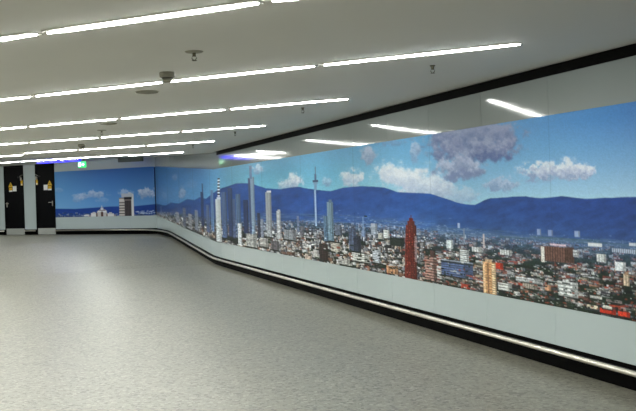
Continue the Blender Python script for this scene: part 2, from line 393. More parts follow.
# ------------------------------------------------------------------ painted murals (a flat print: colours live in a colour attribute)
def sm(x, a, b):
    t = np.clip((x - a) / (b - a), 0, 1); return t * t * (3 - 2 * t)
def vnoise(x, y, seed):
    xi, yi = np.floor(x).astype(np.int64), np.floor(y).astype(np.int64); xf, yf = x - xi, y - yi
    xf, yf = xf * xf * (3 - 2 * xf), yf * yf * (3 - 2 * yf)
    def h(a, b):
        v = np.sin(a * 127.1 + b * 311.7 + seed * 74.7) * 43758.5453; return v - np.floor(v)
    return (h(xi, yi) * (1 - xf) + h(xi + 1, yi) * xf) * (1 - yf) + (h(xi, yi + 1) * (1 - xf) + h(xi + 1, yi + 1) * xf) * yf
def fbm(x, y, seed, o=4):
    s, a, t = 0, 0.5, 0
    for k in range(o): s = s + a * vnoise(x * 2 ** k, y * 2 ** k, seed + k); t += a; a *= .55
    return s / t
class Mural:
    """print laid out in mural coordinates: columns along the wall, rows up it"""
    def __init__(s, x0, x1, cpp, rows, kind):
        s.kind = kind; s.x0, s.cpp, s.H = x0, cpp, rows
        s.W = int((x1 - x0) * cpp) + 1
        s.xs = x0 + np.arange(s.W) / cpp                   # level-camera abscissa
        s.yt = np.zeros(s.W); s.yb = np.zeros(s.W); s.P = np.zeros((s.W, 2)); s.z = np.zeros((s.W, 2))
        for i, x in enumerate(s.xs):
            u = (x - CX) / FOC
            if kind == 'long': Y = Y_long(u); zb, zt = zmb(Y), zmt(Y)
            else: Y = Y_end(u); zb, zt = ZMB, ZMT
            s.P[i] = (u * Y, Y); s.z[i] = (zb, zt)
            N = nrm(Y) if kind == 'long' else en            # the print's face stands a little off the wall
            fx, fy = u * Y + N.x * .022, Y + N.y * .022
            s.xs[i] = CX + FOC * fx / fy
            s.yb[i] = CY - (zb - EYE) / fy * FOC; s.yt[i] = CY - (zt - EYE) / fy * FOC
        s.im = np.zeros((rows, s.W, 3))
        # picture coordinates (photo-like) of every sample, for shapes measured off the print
        c, sn = math.cos(ROLL), math.sin(ROLL)
        v = np.linspace(0, 1, rows)[:, None]                # 0 = top
        yy = s.yt[None] * (1 - v) + s.yb[None] * v
        uu, vv = (s.xs[None] - CX) + 0 * yy, CY - yy
        s.px = CX + uu * c - vv * sn; s.py = CY - (uu * sn + vv * c)
        s.v = v + 0 * yy
    def colrow(s, px, py):
        u, v = deroll(px, py); x = CX + u * FOC; y = CY - v * FOC
        c = float(np.interp(x, s.xs, np.arange(s.W))) + (x - s.xs[-1] if x > s.xs[-1] else 0) + (x - s.xs[0] if x < s.xs[0] else 0); i = int(min(max(c, 0), s.W - 1))
        return c, (y - s.yt[i]) / (s.yb[i] - s.yt[i]) * (s.H - 1)
    def mix(s, m, col):
        s.im = s.im * (1 - m[..., None]) + np.array(col, float) * m[..., None]
    def rect(s, x0, x1, yt, yb, col, a=1.0, windows=None, shade=0.0):
        xm = (x0 + x1) / 2
        c0, _ = s.colrow(x0, (yt + yb) / 2); c1, _ = s.colrow(x1, (yt + yb) / 2)
        _, r0 = s.colrow(xm, yt); _, r1 = s.colrow(xm, yb)
        s.crect(c0, c1, r0, r1, col, a, windows, shade)
    def crect(s, c0, c1, r0, r1, col, a=1.0, windows=None, shade=0.0):
        i0, i1, j0, j1 = int(max(math.floor(c0), 0)), int(min(math.ceil(c1) + 1, s.W)), int(max(math.floor(r0), 0)), int(min(math.ceil(r1) + 1, s.H))
        if i1 <= i0 or j1 <= j0: return
        ci = np.arange(i0, i1); ri = np.arange(j0, j1)
        wc = np.clip(np.minimum(ci + .5, c1) - np.maximum(ci - .5, c0), 0, 1); wr = np.clip(np.minimum(ri + .5, r1) - np.maximum(ri - .5, r0), 0, 1)
        m = (wr[:, None] * wc[None]) * a
        colr = np.ones((j1 - j0, i1 - i0, 3)) * np.array(col, float)
        if shade:
            colr *= (1 - shade * np.clip((ci - c0) / max(c1 - c0, 1e-3), 0, 1))[None, :, None]
        if windows:
            kind, pitch, dark = windows
            if kind in ('h', 'g'): colr *= (1 - dark * ((((ri - r0) / pitch) % 1) > .5))[:, None, None]
            if kind in ('v', 'g'): colr *= (1 - dark * ((((ci - c0) / pitch) % 1) > .55))[None, :, None]
        s.im[j0:j1, i0:i1] = s.im[j0:j1, i0:i1] * (1 - m[..., None]) + colr * m[..., None]
    def cloud(s, x0, x1, y0, y1, white=(225, 228, 236), under=(140, 150, 180), a=1.0, seed=0, sc=None):
        cx, cy, rx, ry = (x0 + x1) / 2, (y0 + y1) / 2, (x1 - x0) / 2, (y1 - y0) / 2
        dx, dy = (s.px - cx) / rx, (s.py - cy) / ry
        L = sc or max(3.0, ry * .55)
        n = fbm(s.px / L, s.py / L, 3 + seed, 4)
        n2 = fbm(s.px / L * 1.7 + 9, s.py / L * 1.7, 33 + seed, 4)
        flat = np.where(dy > 0, dy * 1.15, dy)
        d = 1.36 - np.sqrt(dx * dx * .95 + flat * flat * .95) + (n - .5) * 1.5
        m = (sm(d, 0.05, 0.8) * .75 + sm(d, .3, .6) * .25) * a
        k = np.clip(.5 + dy * .75 + (n2 - .5) * 1.6, 0, 1)[..., None]
        col = np.array(white, float) * (1 - k) + np.array(under, float) * k
        s.im = s.im * (1 - m[..., None]) + col * m[..., None]
    def mesh(s, name, material, off, thick):
        H, W = s.H, s.W; n = None
        X = np.zeros((H, W, 3))
        v = np.linspace(0, 1, H)
        if s.kind == 'long':
            N = np.array([tuple(nrm(p[1]))[:2] for p in s.P])
        else: N = np.array([[en.x, en.y]] * W)
        for (d, arr) in ((off, None),):
            pass
        def layer(d):
            A = np.zeros((H, W, 3)); Q = s.P + N * d
            A[..., 0] = Q[None, :, 0]; A[..., 1] = Q[None, :, 1]; A[..., 2] = s.z[None, :, 1] * (1 - v[:, None]) + s.z[None, :, 0] * v[:, None]
            return A
        F = layer(off + thick); Bk = layer(off)
        idx = np.arange(H * W).reshape(H, W)
        ring = np.concatenate([idx[0, :-1], idx[:-1, -1], idx[-1, :0:-1], idx[:0:-1, 0]])
        verts = np.concatenate([F.reshape(-1, 3), Bk.reshape(-1, 3)[ring]])
        q = np.stack([idx[:-1, :-1], idx[1:, :-1], idx[1:, 1:], idx[:-1, 1:]], -1).reshape(-1, 4)
        nr = len(ring); rb = H * W + np.arange(nr)
        side = np.stack([ring, np.roll(ring, -1), np.roll(rb, -1), rb], -1)
        faces = np.concatenate([q, side])
        me = bpy.data.meshes.new(name)
        me.vertices.add(len(verts)); me.vertices.foreach_set('co', verts.ravel())
        me.loops.add(faces.size); me.loops.foreach_set('vertex_index', faces.ravel().astype(np.int32))
        me.polygons.add(len(faces)); me.polygons.foreach_set('loop_start', np.arange(0, faces.size, 4, dtype=np.int32))
        me.update(calc_edges=True); me.validate()
        c = np.clip(s.im * np.array([1.0, 1.02, 1.03]), 0, 255) / 255; lin = np.where(c < .04045, c / 12.92, ((c + .055) / 1.055) ** 2.4).reshape(-1, 3)
        rgba = np.ones((len(verts), 4), np.float32); rgba[:H * W, :3] = lin; rgba[H * W:, :3] = lin[ring]
        at = me.color_attributes.new('print', 'FLOAT_COLOR', 'POINT'); at.data.foreach_set('color', rgba.ravel())
        me.materials.append(material)
        o = bpy.data.objects.new(name, me); COL.objects.link(o); return o
def mural_material():
    m = bpy.data.materials.new('mural_print'); m.use_nodes = True; nt = m.node_tree; b = nt.nodes['Principled BSDF']
    a = nt.nodes.new('ShaderNodeAttribute'); a.attribute_name = 'print'
    sc = nt.nodes.new('ShaderNodeVectorMath'); sc.operation = 'SCALE'; sc.inputs['Scale'].default_value = MURAL_K
    nt.links.new(a.outputs['Color'], sc.inputs[0]); nt.links.new(sc.outputs['Vector'], b.inputs['Base Color'])
    b.inputs['Roughness'].default_value = 0.35; b.inputs['Specular IOR Level'].default_value = 0.25
    return m
m_mural = mural_material()

# ---- long wall print
XR = 760
Mu = Mural(156.5, XR, 2.0, 300, 'long')
px, py = Mu.px, Mu.py
ridge = [(140, 203), (150, 203), (158, 203.8), (165.5, 205.4), (170.7, 202.4), (179, 203.4), (187, 199), (194.4, 200), (199.6, 197), (206, 199), (212, 194), (216, 191), (222, 188), (229, 186), (236, 183.5), (246, 183), (255, 184.6), (265.5, 188), (281.5, 189), (291, 187.5), (300, 187), (308, 188.5), (316, 190), (331, 191), (342.5, 187.8), (352, 186.6), (362, 186.2), (373, 186.6), (385, 187.8), (397.6, 192), (413, 193), (430, 193.5), (438, 196), (447, 199), (456, 202), (466, 204.2), (475, 204.8), (483, 201), (490.7, 198), (500, 197.6), (510, 197), (526, 196.4), (541, 198), (552, 197.3), (561, 196.4), (584, 198.7), (610, 197.6), (636, 197), (680, 194), (760, 186)]
rx, ry = zip(*ridge)
RY = np.interp(px, rx, ry)
cityt = [(150, 213), (180, 214), (220, 220), (260, 222), (300, 222), (330, 223), (370, 225), (410, 229), (450, 234), (500, 239), (550, 243), (600, 247), (636, 250), (760, 262)]
CT = np.interp(px, *zip(*cityt))
top = np.interp(px, [150, 220, 320, 430, 520, 636, 760], [0, 1, 2, 3, 4, 5, 6])
def lerp3(xx, stops):
    xs_ = [q[0] for q in stops]; return np.stack([np.interp(xx, xs_, [q[1][k] for q in stops]) for k in range(3)], -1)
skyT = lerp3(px, [(150, (66, 118, 178)), (200, (66, 124, 184)), (230, (82, 160, 200)), (330, (80, 158, 204)), (420, (84, 158, 208)), (520, (78, 146, 204)), (636, (66, 124, 190)), (760, (46, 92, 170))])
skyB = lerp3(px, [(150, (78, 128, 186)), (200, (92, 150, 196)), (240, (112, 182, 208)), (330, (124, 190, 214)), (430, (156, 200, 222)), (520, (160, 200, 224)), (636, (164, 198, 222)), (760, (140, 180, 214))])
k = np.clip((py - Mu.yt[None]) / np.maximum(RY - Mu.yt[None], 5), 0, 1)[..., None]
Mu.im = skyT * (1 - k ** 1.1) + skyB * k ** 1.1
W_, U_ = (222, 226, 235), (128, 148, 186)
G_, GU_ = (150, 158, 190), (92, 112, 160)
for i, (a, b, c, d, w, u, al) in enumerate([
    (172, 177, 174, 181, (150, 165, 200), U_, .7), (179, 185, 186, 200, (160, 172, 200), U_, .8), (162, 167, 192, 199, (140, 160, 200), U_, .5), (186, 197, 180, 189, (120, 150, 196), U_, .35),
    (252, 264, 164, 174, W_, U_, .8), (278, 291, 180, 191, W_, (150, 180, 210), .9), (286, 303, 174, 190, W_, (160, 180, 210), 1),
    (322, 331, 177, 187, (175, 200, 222), U_, .7), (341, 363, 170, 188, W_, (170, 188, 214), .95), (361, 375, 144, 165, (176, 188, 212), (130, 150, 186), .9), (410, 420, 143, 162, (176, 190, 214), (120, 148, 190), .75),
    (376, 410, 164, 188, W_, (188, 200, 220), 1), (392, 436, 168, 199, W_, (176, 190, 214), 1), (420, 455, 176, 201, (214, 222, 234), (160, 178, 206), 1), (440, 478, 188, 206, (190, 204, 222), (150, 172, 206), .7),
    (380, 405, 138, 147, (120, 150, 196), GU_, .4),
    (424, 486, 118, 152, G_, GU_, 1), (432, 500, 136, 164, G_, (86, 104, 156), 1), (455, 522, 120, 152, (140, 150, 186), GU_, 1), (462, 520, 138, 162, (150, 158, 190), (86, 104, 156), 1), (436, 484, 157, 182, (186, 194, 216), (120, 136, 178), 1), (450, 472, 150, 172, (170, 178, 206), (120, 136, 178), .7),
    (484, 515, 177, 193, (182, 194, 220), (128, 150, 192), .85),
    (521, 560, 163, 182, W_, (140, 156, 196), 1), (545, 578, 160, 182, W_, (150, 164, 200), 1), (565, 596, 164, 181, (220, 222, 232), (150, 164, 200), 1),
    (660, 720, 120, 150, W_, U_, .9)]):
    Mu.cloud(a, b, c, d, w, u, al, seed=i * 5)
# mountains
n = fbm(px / 9, py / 7, 50, 5)
mt = np.clip((py - RY) / np.maximum(CT - RY, 4), 0, 1)
Mcol = lerp3(px, [(150, (42, 76, 134)), (230, (38, 76, 146)), (330, (34, 74, 146)), (430, (34, 78, 150)), (520, (34, 70, 138)), (636, (34, 64, 130))])
Mlow = lerp3(px, [(150, (66, 92, 146)), (230, (66, 102, 168)), (330, (60, 98, 170)), (430, (70, 106, 160)), (520, (62, 92, 142)), (636, (58, 84, 132))])
mc = Mcol * (1 - mt[..., None] ** 2) + Mlow * mt[..., None] ** 2
n3 = np.abs(fbm(px / 16 + py / 10, py / 9, 71, 4) - .5) * 2
mc = mc * (1 + (n[..., None] - .5) * .3 - (n3[..., None] - .25) * .22)
mm = sm(py, RY - .5 + (n - .5) * 1.2, RY + .6 + (n - .5) * 1.2)[..., None]
Mu.im = Mu.im * (1 - mm) + mc * mm
# second nearer slope on the left
r2 = np.interp(px, [150, 180, 205, 230, 260, 300, 340], [208, 206, 203, 198, 203, 212, 218])
m2 = (sm(py, r2 - .5, r2 + 1.5) * (px < 300) * .35)[..., None]
Mu.im = Mu.im * (1 - m2) + np.array([36, 62, 124]) * m2
# city ground
gm = sm(py, CT - 3, CT + 7)[..., None]
g = fbm(px / 5, py / 2.2, 80, 4)[..., None]
gc = np.array([64, 76, 92]) * (1 - g) + np.array([78, 92, 104]) * g
dp = np.clip((py - CT) / 55, 0, 1)[..., None]
gc = gc * (1 - dp) + (np.array([34, 42, 40]) + 34 * (g - .4)) * dp
Mu.im = Mu.im * (1 - gm) + gc * gm
# fields: pale and green bands at the far edge of town
for (a, b, c, d, col, al) in [(430, 520, 233, 236, (96, 120, 150), .6), (500, 640, 240, 243, (70, 96, 116), .7), (445, 466, 234, 238, (210, 214, 220), .8), (412, 432, 232, 236, (190, 198, 208), .7), (530, 600, 238, 240, (64, 92, 96), .6), (600, 640, 246, 249, (84, 100, 130), .7), (470, 560, 243, 246, (60, 86, 92), .6)]:
    Mu.rect(a, b, c, d, col, al)
PAL = [(226, 226, 226), (206, 208, 212), (184, 186, 188), (160, 156, 152), (206, 190, 170), (134, 138, 148), (108, 112, 124), (84, 80, 84), (238, 238, 236), (176, 132, 112), (122, 88, 80), (66, 66, 74)]
GRN = [(30, 48, 38), (22, 36, 30), (38, 56, 42), (18, 26, 30)]
R = random.Random(5)
RED = [(166, 76, 60), (134, 66, 58), (190, 84, 62), (96, 74, 74), (116, 62, 56), (104, 74, 72), (140, 92, 82)]
def ybot(x):
    i = int(min(max((x - Mu.x0) * 2, 0), Mu.W - 1)); return float(Mu.yb[i]) - (x - CX) * ROLL
def clump(x, y, seed): return float(fbm(np.array([x / 11.0]), np.array([y / 4.0]), seed, 3)[0])
# far haze belt with fields and streets seen edge on
for _ in range(1500):
    x = R.uniform(240, XR); ct = float(np.interp(x, *zip(*cityt)))
    y = ct + R.uniform(-9, 8); w = R.uniform(2, 12); f = max(0.0, min(1, (y - ct + 9) / 17))
    Mu.rect(x - w, x + w, y - .3, y + R.uniform(.3, .9), R.choice([(72, 104, 148), (50, 84, 116), (44, 76, 96), (124, 148, 180), (150, 166, 190), (90, 116, 150)]), .12 + .5 * f * R.random())
items = []
for _ in range(15000):
    x = R.uniform(150, XR); ct = float(np.interp(x, *zip(*cityt))); yb = ybot(x)
    items.append(((R.random() ** 1.0), x, ct, yb))
items.sort()
for t, x, ct, yb in items:
    y = ct - 1 + (yb + 6 - ct) * t
    sc = (.5 + 1.25 * t) * min(1.5, .62 + max(0, x - 160) / 420)
    cl = clump(x, y, 17); right = x > 430
    haze = max(0.0, .55 - t * 1.3)
    hz_ = lambda c: np.array(c, float) * (1 - haze) + np.array([92, 118, 168]) * haze
    r = R.random()
    if cl < (.47 if right else .38) and r < .8:
        w, h = R.uniform(1.2, 4.0) * sc, R.uniform(.5, 1.6) * sc
        Mu.rect(x - w, x + w, y - h, y + h, hz_(R.choice(GRN)), .5)
        continue
    if cl < .4 and r < .95: continue
    big = R.random() ** 3
    if right:
        w, h = (.6 + 2.6 * big) * sc, R.uniform(.5, 1.2) * sc * (1 + big)
        if r < .24:
            Mu.rect(x - w, x + w, y, y + h, hz_(R.choice(PAL)) * .9, .9); Mu.rect(x - w * 1.1, x + w * 1.1, y - h * .8, y, hz_(R.choice(RED)), .9)
            continue
    else:
        w, h = (.5 + 2.0 * big) * sc, R.uniform(.6, 2.0) * sc * (1 + 1.2 * R.random() ** 3)
    c = hz_(np.array(R.choice(PAL)) * R.uniform(.7, 1.08))
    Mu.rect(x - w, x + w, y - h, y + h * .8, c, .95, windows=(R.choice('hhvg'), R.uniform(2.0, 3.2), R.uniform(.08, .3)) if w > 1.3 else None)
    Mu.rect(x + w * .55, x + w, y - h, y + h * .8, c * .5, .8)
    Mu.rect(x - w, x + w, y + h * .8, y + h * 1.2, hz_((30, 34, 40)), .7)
# scattered far hillside houses
for _ in range(420):
    x = R.choice([R.gauss(545, 45), R.gauss(450, 25), R.gauss(345, 20), R.gauss(620, 30), R.gauss(385, 20)]); ct = float(np.interp(x, *zip(*cityt)))
    y = ct - abs(R.gauss(0, 5)) + 2; w = R.uniform(.4, 1.4); Mu.rect(x - w, x + w, y - .5, y + .25, (140, 160, 200), R.uniform(.25, .7))
# tree belt and rail yard along the bottom edge
for _ in range(500):
    x = R.uniform(500, XR); i = int(min((x - Mu.x0) * 2, Mu.W - 1)); yb = float(Mu.yb[i]) - (x - CX) * ROLL
    y = yb - abs(R.gauss(0, 5)); w = R.uniform(1, 4)
    if not (598 < x < 632 and y > 304): Mu.rect(x - w, x + w, y - R.uniform(.5, 2), y + 1, R.choice(GRN), .6)
for _ in range(420):
    x = R.uniform(390, XR); i = int(min((x - Mu.x0) * 2, Mu.W - 1)); yb = float(Mu.yb[i]) - (x - CX) * ROLL
    y = yb - R.uniform(2, 50); w = R.uniform(.4, 1.4); Mu.rect(x - w, x + w, y - .6, y + .4, R.choice([(226, 226, 226), (206, 206, 210), (186, 74, 54), (228, 220, 206)]), .7)
# landmarks, far to near: x0, x1, top, bottom, colour, windows
T = [
 (160.5, 161.6, 206, 215, (110, 126, 160), None), (176, 179, 212, 222, (150, 152, 166), ('h', 4, .3)), (183, 186, 208, 226, (104, 110, 132), ('h', 4, .3)), (188.5, 192, 214, 229, (160, 160, 168), ('h', 4, .4)), (195, 198, 210, 230, (140, 146, 162), ('v', 3, .3)),
 (201, 203.8, 192, 226, (44, 58, 96), None), (201.8, 203, 183.5, 193, (56, 74, 116), None), (206.5, 209.5, 205, 232, (96, 112, 150), ('v', 3, .3)), (211, 213.8, 190, 231, (104, 134, 176), ('v', 3, .2)),
 (222, 227, 192, 238, (92, 114, 156), ('v', 3, .25)), (228.3, 232.5, 188, 237, (58, 76, 118), ('v', 3, .3)), (232.8, 235.6, 199, 238, (92, 110, 150), ('v', 3, .3)), (236.2, 240.8, 194, 238, (104, 132, 172), ('v', 3, .25)), (243.5, 248.4, 200, 234, (50, 64, 104), ('v', 3, .2)),
 (248.7, 251.4, 178, 235, (78, 92, 128), ('v', 3, .2)), (251.2, 254.8, 177, 235, (150, 172, 196), ('v', 3, .3)), (249.2, 251.8, 165.5, 179, (96, 120, 160), None),
 (257.4, 260.4, 213, 238, (60, 66, 88), ('h', 3, .3)), (261, 263.6, 219, 238, (140, 148, 166), ('v', 3, .3)),
 (266, 271.6, 192, 237, (176, 180, 186), ('v', 2.6, .18)), (266.6, 271, 190.6, 192.6, (214, 216, 216), None), (276.8, 280.8, 211, 239, (206, 208, 212), ('h', 4, .3)), (277.4, 280.2, 209.5, 211.5, (170, 176, 184), None), (297, 299.2, 216, 232, (120, 134, 164), ('h', 3, .3)),
 (284, 296, 230, 240, (150, 154, 162), ('v', 4, .35)), (300, 304, 226, 236, (120, 120, 130), ('h', 3, .3)),
 (314.8, 316.3, 190, 226, (170, 186, 206), None),
 (327.4, 333.4, 202, 241, (128, 156, 176), ('v', 4, .28)), (328.6, 331.6, 199.5, 203, (92, 116, 140), None), (323.8, 327.8, 216, 241, (104, 136, 166), ('v', 3, .2)), (335, 342, 225, 235, (110, 120, 140), ('v', 4, .3)), (349, 356, 228, 251, (92, 104, 130), ('v', 4, .3)), (353.5, 361, 236, 252, (64, 72, 92), ('g', 4, .3)),
 (362.6, 363.6, 217, 232, (120, 150, 190), None), (361.5, 365.5, 230, 237, (120, 138, 168), None), (371, 377, 223.5, 235, (170, 180, 196), ('h', 4, .3)), (383.5, 389.5, 230, 238, (206, 208, 208), ('h', 4, .2)), (378, 383, 233, 239, (170, 168, 162), None),
 (390, 404, 238, 246, (40, 52, 50), None), (446.5, 453, 240, 248.5, (206, 214, 218), None), (463.5, 464.7, 229, 243, (130, 140, 160), None), (483, 484.6, 234, 248, (190, 180, 180), None), (472, 482, 247, 252, (206, 208, 210), ('v', 5, .2)), (500, 512, 250, 255, (204, 206, 206), ('v', 5, .2)),
 (457.6, 459.8, 223, 228, (170, 186, 214), None), (537, 541, 229, 235, (140, 160, 200), None), (548, 553, 230, 236, (132, 152, 196), None), (574.5, 580, 231, 237, (150, 168, 204), None), (550, 566, 244, 246, (214, 190, 200), None), (588, 602, 243, 246.5, (214, 216, 220), None), (612, 636, 249, 253, (176, 186, 206), ('v', 5, .3)), (629, 636, 243, 246, (200, 204, 214), None),
 (541, 574, 247, 262, (112, 84, 76), ('v', 5, .22)), (541, 544.5, 246.5, 262, (206, 202, 196), None), (573, 579, 250, 257, (190, 192, 196), ('h', 5, .2)), (596.6, 606, 254, 262, (206, 208, 208), ('v', 6, .15)),
 (319.5, 328, 244, 260, (62, 46, 46), ('g', 5, .2)), (313, 319, 250, 258, (196, 192, 190), ('h', 4, .3)), (331, 341, 243, 252, (188, 182, 172), ('h', 5, .3)), (352, 369, 253.5, 262, (208, 208, 204), ('h', 5, .2)), (372.5, 381, 250, 263, (186, 192, 200), ('h', 5, .3)), (386.6, 398, 266, 274, (196, 146, 110), ('v', 8, .3)), (338, 350, 258, 265, (186, 184, 180), ('h', 5, .3)), (305, 312, 254, 262, (200, 180, 168), ('h', 4, .3)),
 (246, 257, 234, 247, (204, 204, 202), ('g', 3.2, .25)), (238, 242, 223.5, 245.5, (214, 218, 222), ('v', 3, .1)), (260, 268, 238, 247, (190, 186, 182), ('h', 4, .3)), (271, 279, 241, 250, (120, 116, 122), ('g', 4, .3)),
 (424.8, 437, 256, 281, (112, 88, 82), ('h', 5.5, -.55)), (430, 435, 250.5, 257, (84, 62, 58), None), (437, 442, 266, 279, (206, 206, 206), ('h', 6, .2)),
 (441.5, 473, 262, 277, (98, 116, 156), ('h', 5.5, .4)), (441.5, 473, 261, 262.5, (150, 160, 180), None), (460, 469, 250, 262.5, (214, 218, 220), ('h', 4.5, .45)),
 (493, 503, 263, 269, (196, 66, 44), None), (461, 470, 284, 289, (172, 70, 52), None), (483.2, 496, 262, 294, (206, 160, 116), ('h', 5, .14)), (485, 492, 259.5, 262.5, (190, 160, 128), None), (483.2, 485.5, 262, 293, (226, 190, 150), None), (492, 496, 264, 294, (236, 206, 170), ('h', 5, .3)), (487.5, 489, 263, 293, (140, 104, 80), None),
 (498, 512, 283, 291, (206, 206, 204), ('h', 6, .35)), (516, 541, 278, 283, (196, 198, 200), ('h', 5, .3)), (523, 538, 284, 289, (170, 160, 150), ('v', 6, .3)), (545, 551, 285, 291, (196, 150, 120), None),
 (558, 578, 282, 297, (222, 224, 224), ('h', 7, .4)), (563, 569, 279.5, 283, (206, 208, 208), None), (615, 626, 262, 271, (208, 212, 216), None), (623.5, 629.5, 274, 286, (206, 186, 162), ('v', 7, .2)), (624.5, 628.5, 271.5, 275, (150, 120, 100), None),
 (585, 636, 312, 314, (90, 98, 110), None), (587, 598, 305, 309, (200, 190, 170), None), (600, 616, 309, 314, (196, 62, 42), None), (618, 630, 312, 317, (206, 70, 48), None), (603, 612, 306, 309, (210, 206, 196), None), (590, 602, 296, 299, (190, 188, 184), None), (606, 622, 300, 303, (120, 110, 110), None),
]
for (a, b, c, d, col, wn) in T:
    if wn and wn[2] > .25: wn = (wn[0], wn[1] * .8, wn[2] * .75)
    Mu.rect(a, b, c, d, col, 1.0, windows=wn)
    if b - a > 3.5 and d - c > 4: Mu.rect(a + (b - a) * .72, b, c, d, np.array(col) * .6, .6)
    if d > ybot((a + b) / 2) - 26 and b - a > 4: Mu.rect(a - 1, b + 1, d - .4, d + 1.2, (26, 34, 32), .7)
# trees and roofs that stand in front of the nearer blocks
for _ in range(700):
    x = R.uniform(300, XR); yb = ybot(x); y = yb - abs(R.gauss(0, 14)); w = R.uniform(.5, 1.8)
    if 403 < x < 419 or 481 < x < 498 or (598 < x < 632 and y > 304): continue
    Mu.rect(x - w, x + w, y - R.uniform(.4, 1.3), y + .5, R.choice(GRN + [(196, 194, 190), (150, 70, 56)]), .75)
# white round tower with banded mast
Mu.rect(215.9, 221.2, 199, 241.5, (216, 220, 222), shade=.22); Mu.rect(216.6, 220.6, 197, 199.5, (196, 204, 214)); Mu.rect(215.9, 216.8, 200, 241, (180, 188, 196), .6)
for q in range(6): Mu.rect(217.5, 219.7, 178 + q * 3.1, 179.6 + q * 3.1, (46, 42, 60)); Mu.rect(217.5, 219.7, 179.6 + q * 3.1, 181.1 + q * 3.1, (228, 230, 234))
# television tower: mast, pod, shaft
Mu.rect(315.0, 315.8, 166.5, 180, (70, 84, 120)); Mu.rect(314.3, 316.4, 174, 180, (70, 90, 130), .8)
Mu.rect(312.7, 318.1, 180, 182.2, (58, 76, 112)); Mu.rect(313.4, 317.5, 182.2, 184.5, (120, 150, 180)); Mu.rect(314.2, 316.9, 184.5, 190, (120, 150, 180)); Mu.rect(314.7, 316.4, 190, 226, (150, 174, 200))
# dark red tapering tower
for q in range(14):
    f = q / 13; hw = 5.2 + .9 * f
    if q == 0: hw = 3.6
    cx_ = 411.0 - .0 * f
    y0 = 221 + f * 53
    Mu.rect(cx_ - hw, cx_ + hw, y0, y0 + 4.5, (132, 52, 42), shade=.35, windows=('v', 3.4, .3)); Mu.rect(cx_ - hw, cx_ + hw, y0 + 3.0, y0 + 4.1, (92, 34, 32), .5)
Mu.rect(409, 413, 218, 221.5, (104, 36, 32)); Mu.rect(410.6, 411.5, 215, 219, (90, 40, 40)); Mu.rect(414.5, 417, 236, 262, (190, 194, 200), .5)
for q in range(26):
    yq = 224 + q * 2.0
    for xx in (407.2, 409.6, 412, 414.4):
        if R.random() < .5: Mu.rect(xx - .5, xx + .5, yq, yq + .9, R.choice([(196, 130, 110), (170, 100, 84), (60, 22, 22)]), .6)
# print grain, stronger in the town
px, py = Mu.px, Mu.py
gr = fbm(px / 1.1, py / .9, 301, 2)[..., None] - .5
tw = sm(py, CT - 6, CT + 10)[..., None]
Mu.im = Mu.im * (1 + gr * (.10 + .45 * tw)) 
avg = Mu.im.mean(-1, keepdims=True); Mu.im = np.where(tw > 0, 118 + (Mu.im - 118) * (1 + .12 * tw), Mu.im)
# faint vertical joints of the printed sheets
for Y in joints[::2]:
    if 0 < Y < YB:
        u = wallX(Y) / Y; c = (CX + u * FOC - Mu.x0) * Mu.cpp
        if 0 < c < Mu.W: Mu.crect(c - .35, c + .35, 0, Mu.H, (30, 50, 80), .25)
mo = Mu.mesh('panoramic_mural', m_mural, 0.002, 0.02)
tag(mo, 'long city panorama print with mountains, clouds and a dark red tower on the right wall', 'mural')

# ---- end wall print
Me = Mural(CX + deroll(55.5, 195)[0] * FOC, 155.5, 2.5, 150, 'end')
px, py = Me.px, Me.py
RY = np.interp(px, [40, 57, 75, 90, 110, 122, 135, 150, 160], [208.6, 208.8, 209, 208, 206.6, 206.4, 206.2, 204.6, 203.6])
k = np.clip((py - Me.yt[None]) / np.maximum(RY - Me.yt[None], 5), 0, 1)[..., None]
Me.im = lerp3(px, [(50, (76, 140, 204)), (100, (56, 116, 190)), (155, (58, 108, 180))]) * (1 - k) + lerp3(px, [(50, (118, 170, 216)), (110, (98, 152, 208)), (155, (96, 148, 204))]) * k
for i, (a, b, c, d, al) in enumerate([(74, 92, 193, 200, .75), (86, 106, 191, 198, .8), (72, 84, 196, 203, .5), (118, 132, 190, 196, .7), (138, 158, 188, 199, 1), (55, 64, 188, 193, .3), (96, 110, 198, 203, .3)]):
    Me.cloud(a, b, c, d, (196, 208, 226), (136, 160, 200), al, seed=200 + i * 7)
mm = sm(py, RY - .5, RY + .5)[..., None]; n = fbm(px / 6, py / 4, 90, 4)[..., None]
Me.im = Me.im * (1 - mm) + (np.array([34, 66, 142]) * (.9 + .2 * n)) * mm
gm = sm(py, 214.2, 216)[..., None]; Me.im = Me.im * (1 - gm * .6) + np.array([70, 84, 116]) * gm * .6
for _ in range(160):
    x = R.uniform(56, 155); y = R.uniform(213, 216.5); w = R.uniform(.3, 1.5); Me.rect(x - w, x + w, y - .5, y + .5, R.choice([(170, 176, 190), (110, 120, 140), (60, 70, 90)]), .6)
for _ in range(60):
    x = R.gauss(146, 6); y = R.uniform(210.5, 214); w = R.uniform(.3, 1.2); Me.rect(x - w, x + w, y - .4, y + .3, (176, 190, 214), .7)
# low white domed hall with stepped roof
for (a, b, c, d, col) in [(88, 116, 215, 217.5, (150, 140, 140)), (91, 97, 213, 217, (224, 222, 220)), (92.5, 95.5, 212, 213.5, (206, 204, 204)), (107, 114, 213.4, 217, (214, 212, 212)), (109, 112, 212.2, 214, (196, 194, 196)), (97, 107, 211, 217, (200, 194, 190)), (98, 101, 210.5, 212, (236, 236, 236)), (103, 106.4, 210.2, 212.4, (236, 236, 236)), (99, 105.5, 209.4, 211, (160, 150, 150)), (100.6, 103.4, 207.6, 210, (214, 212, 212)), (101.4, 102.2, 205.6, 208, (206, 206, 210)), (101, 103.2, 212, 216.6, (84, 56, 52)), (96, 97.6, 213, 217, (110, 92, 88)), (106.4, 107.6, 213.6, 217, (110, 92, 88)), (84, 89, 214.8, 216.4, (214, 214, 214))]:
    Me.rect(a, b, c, d, col)
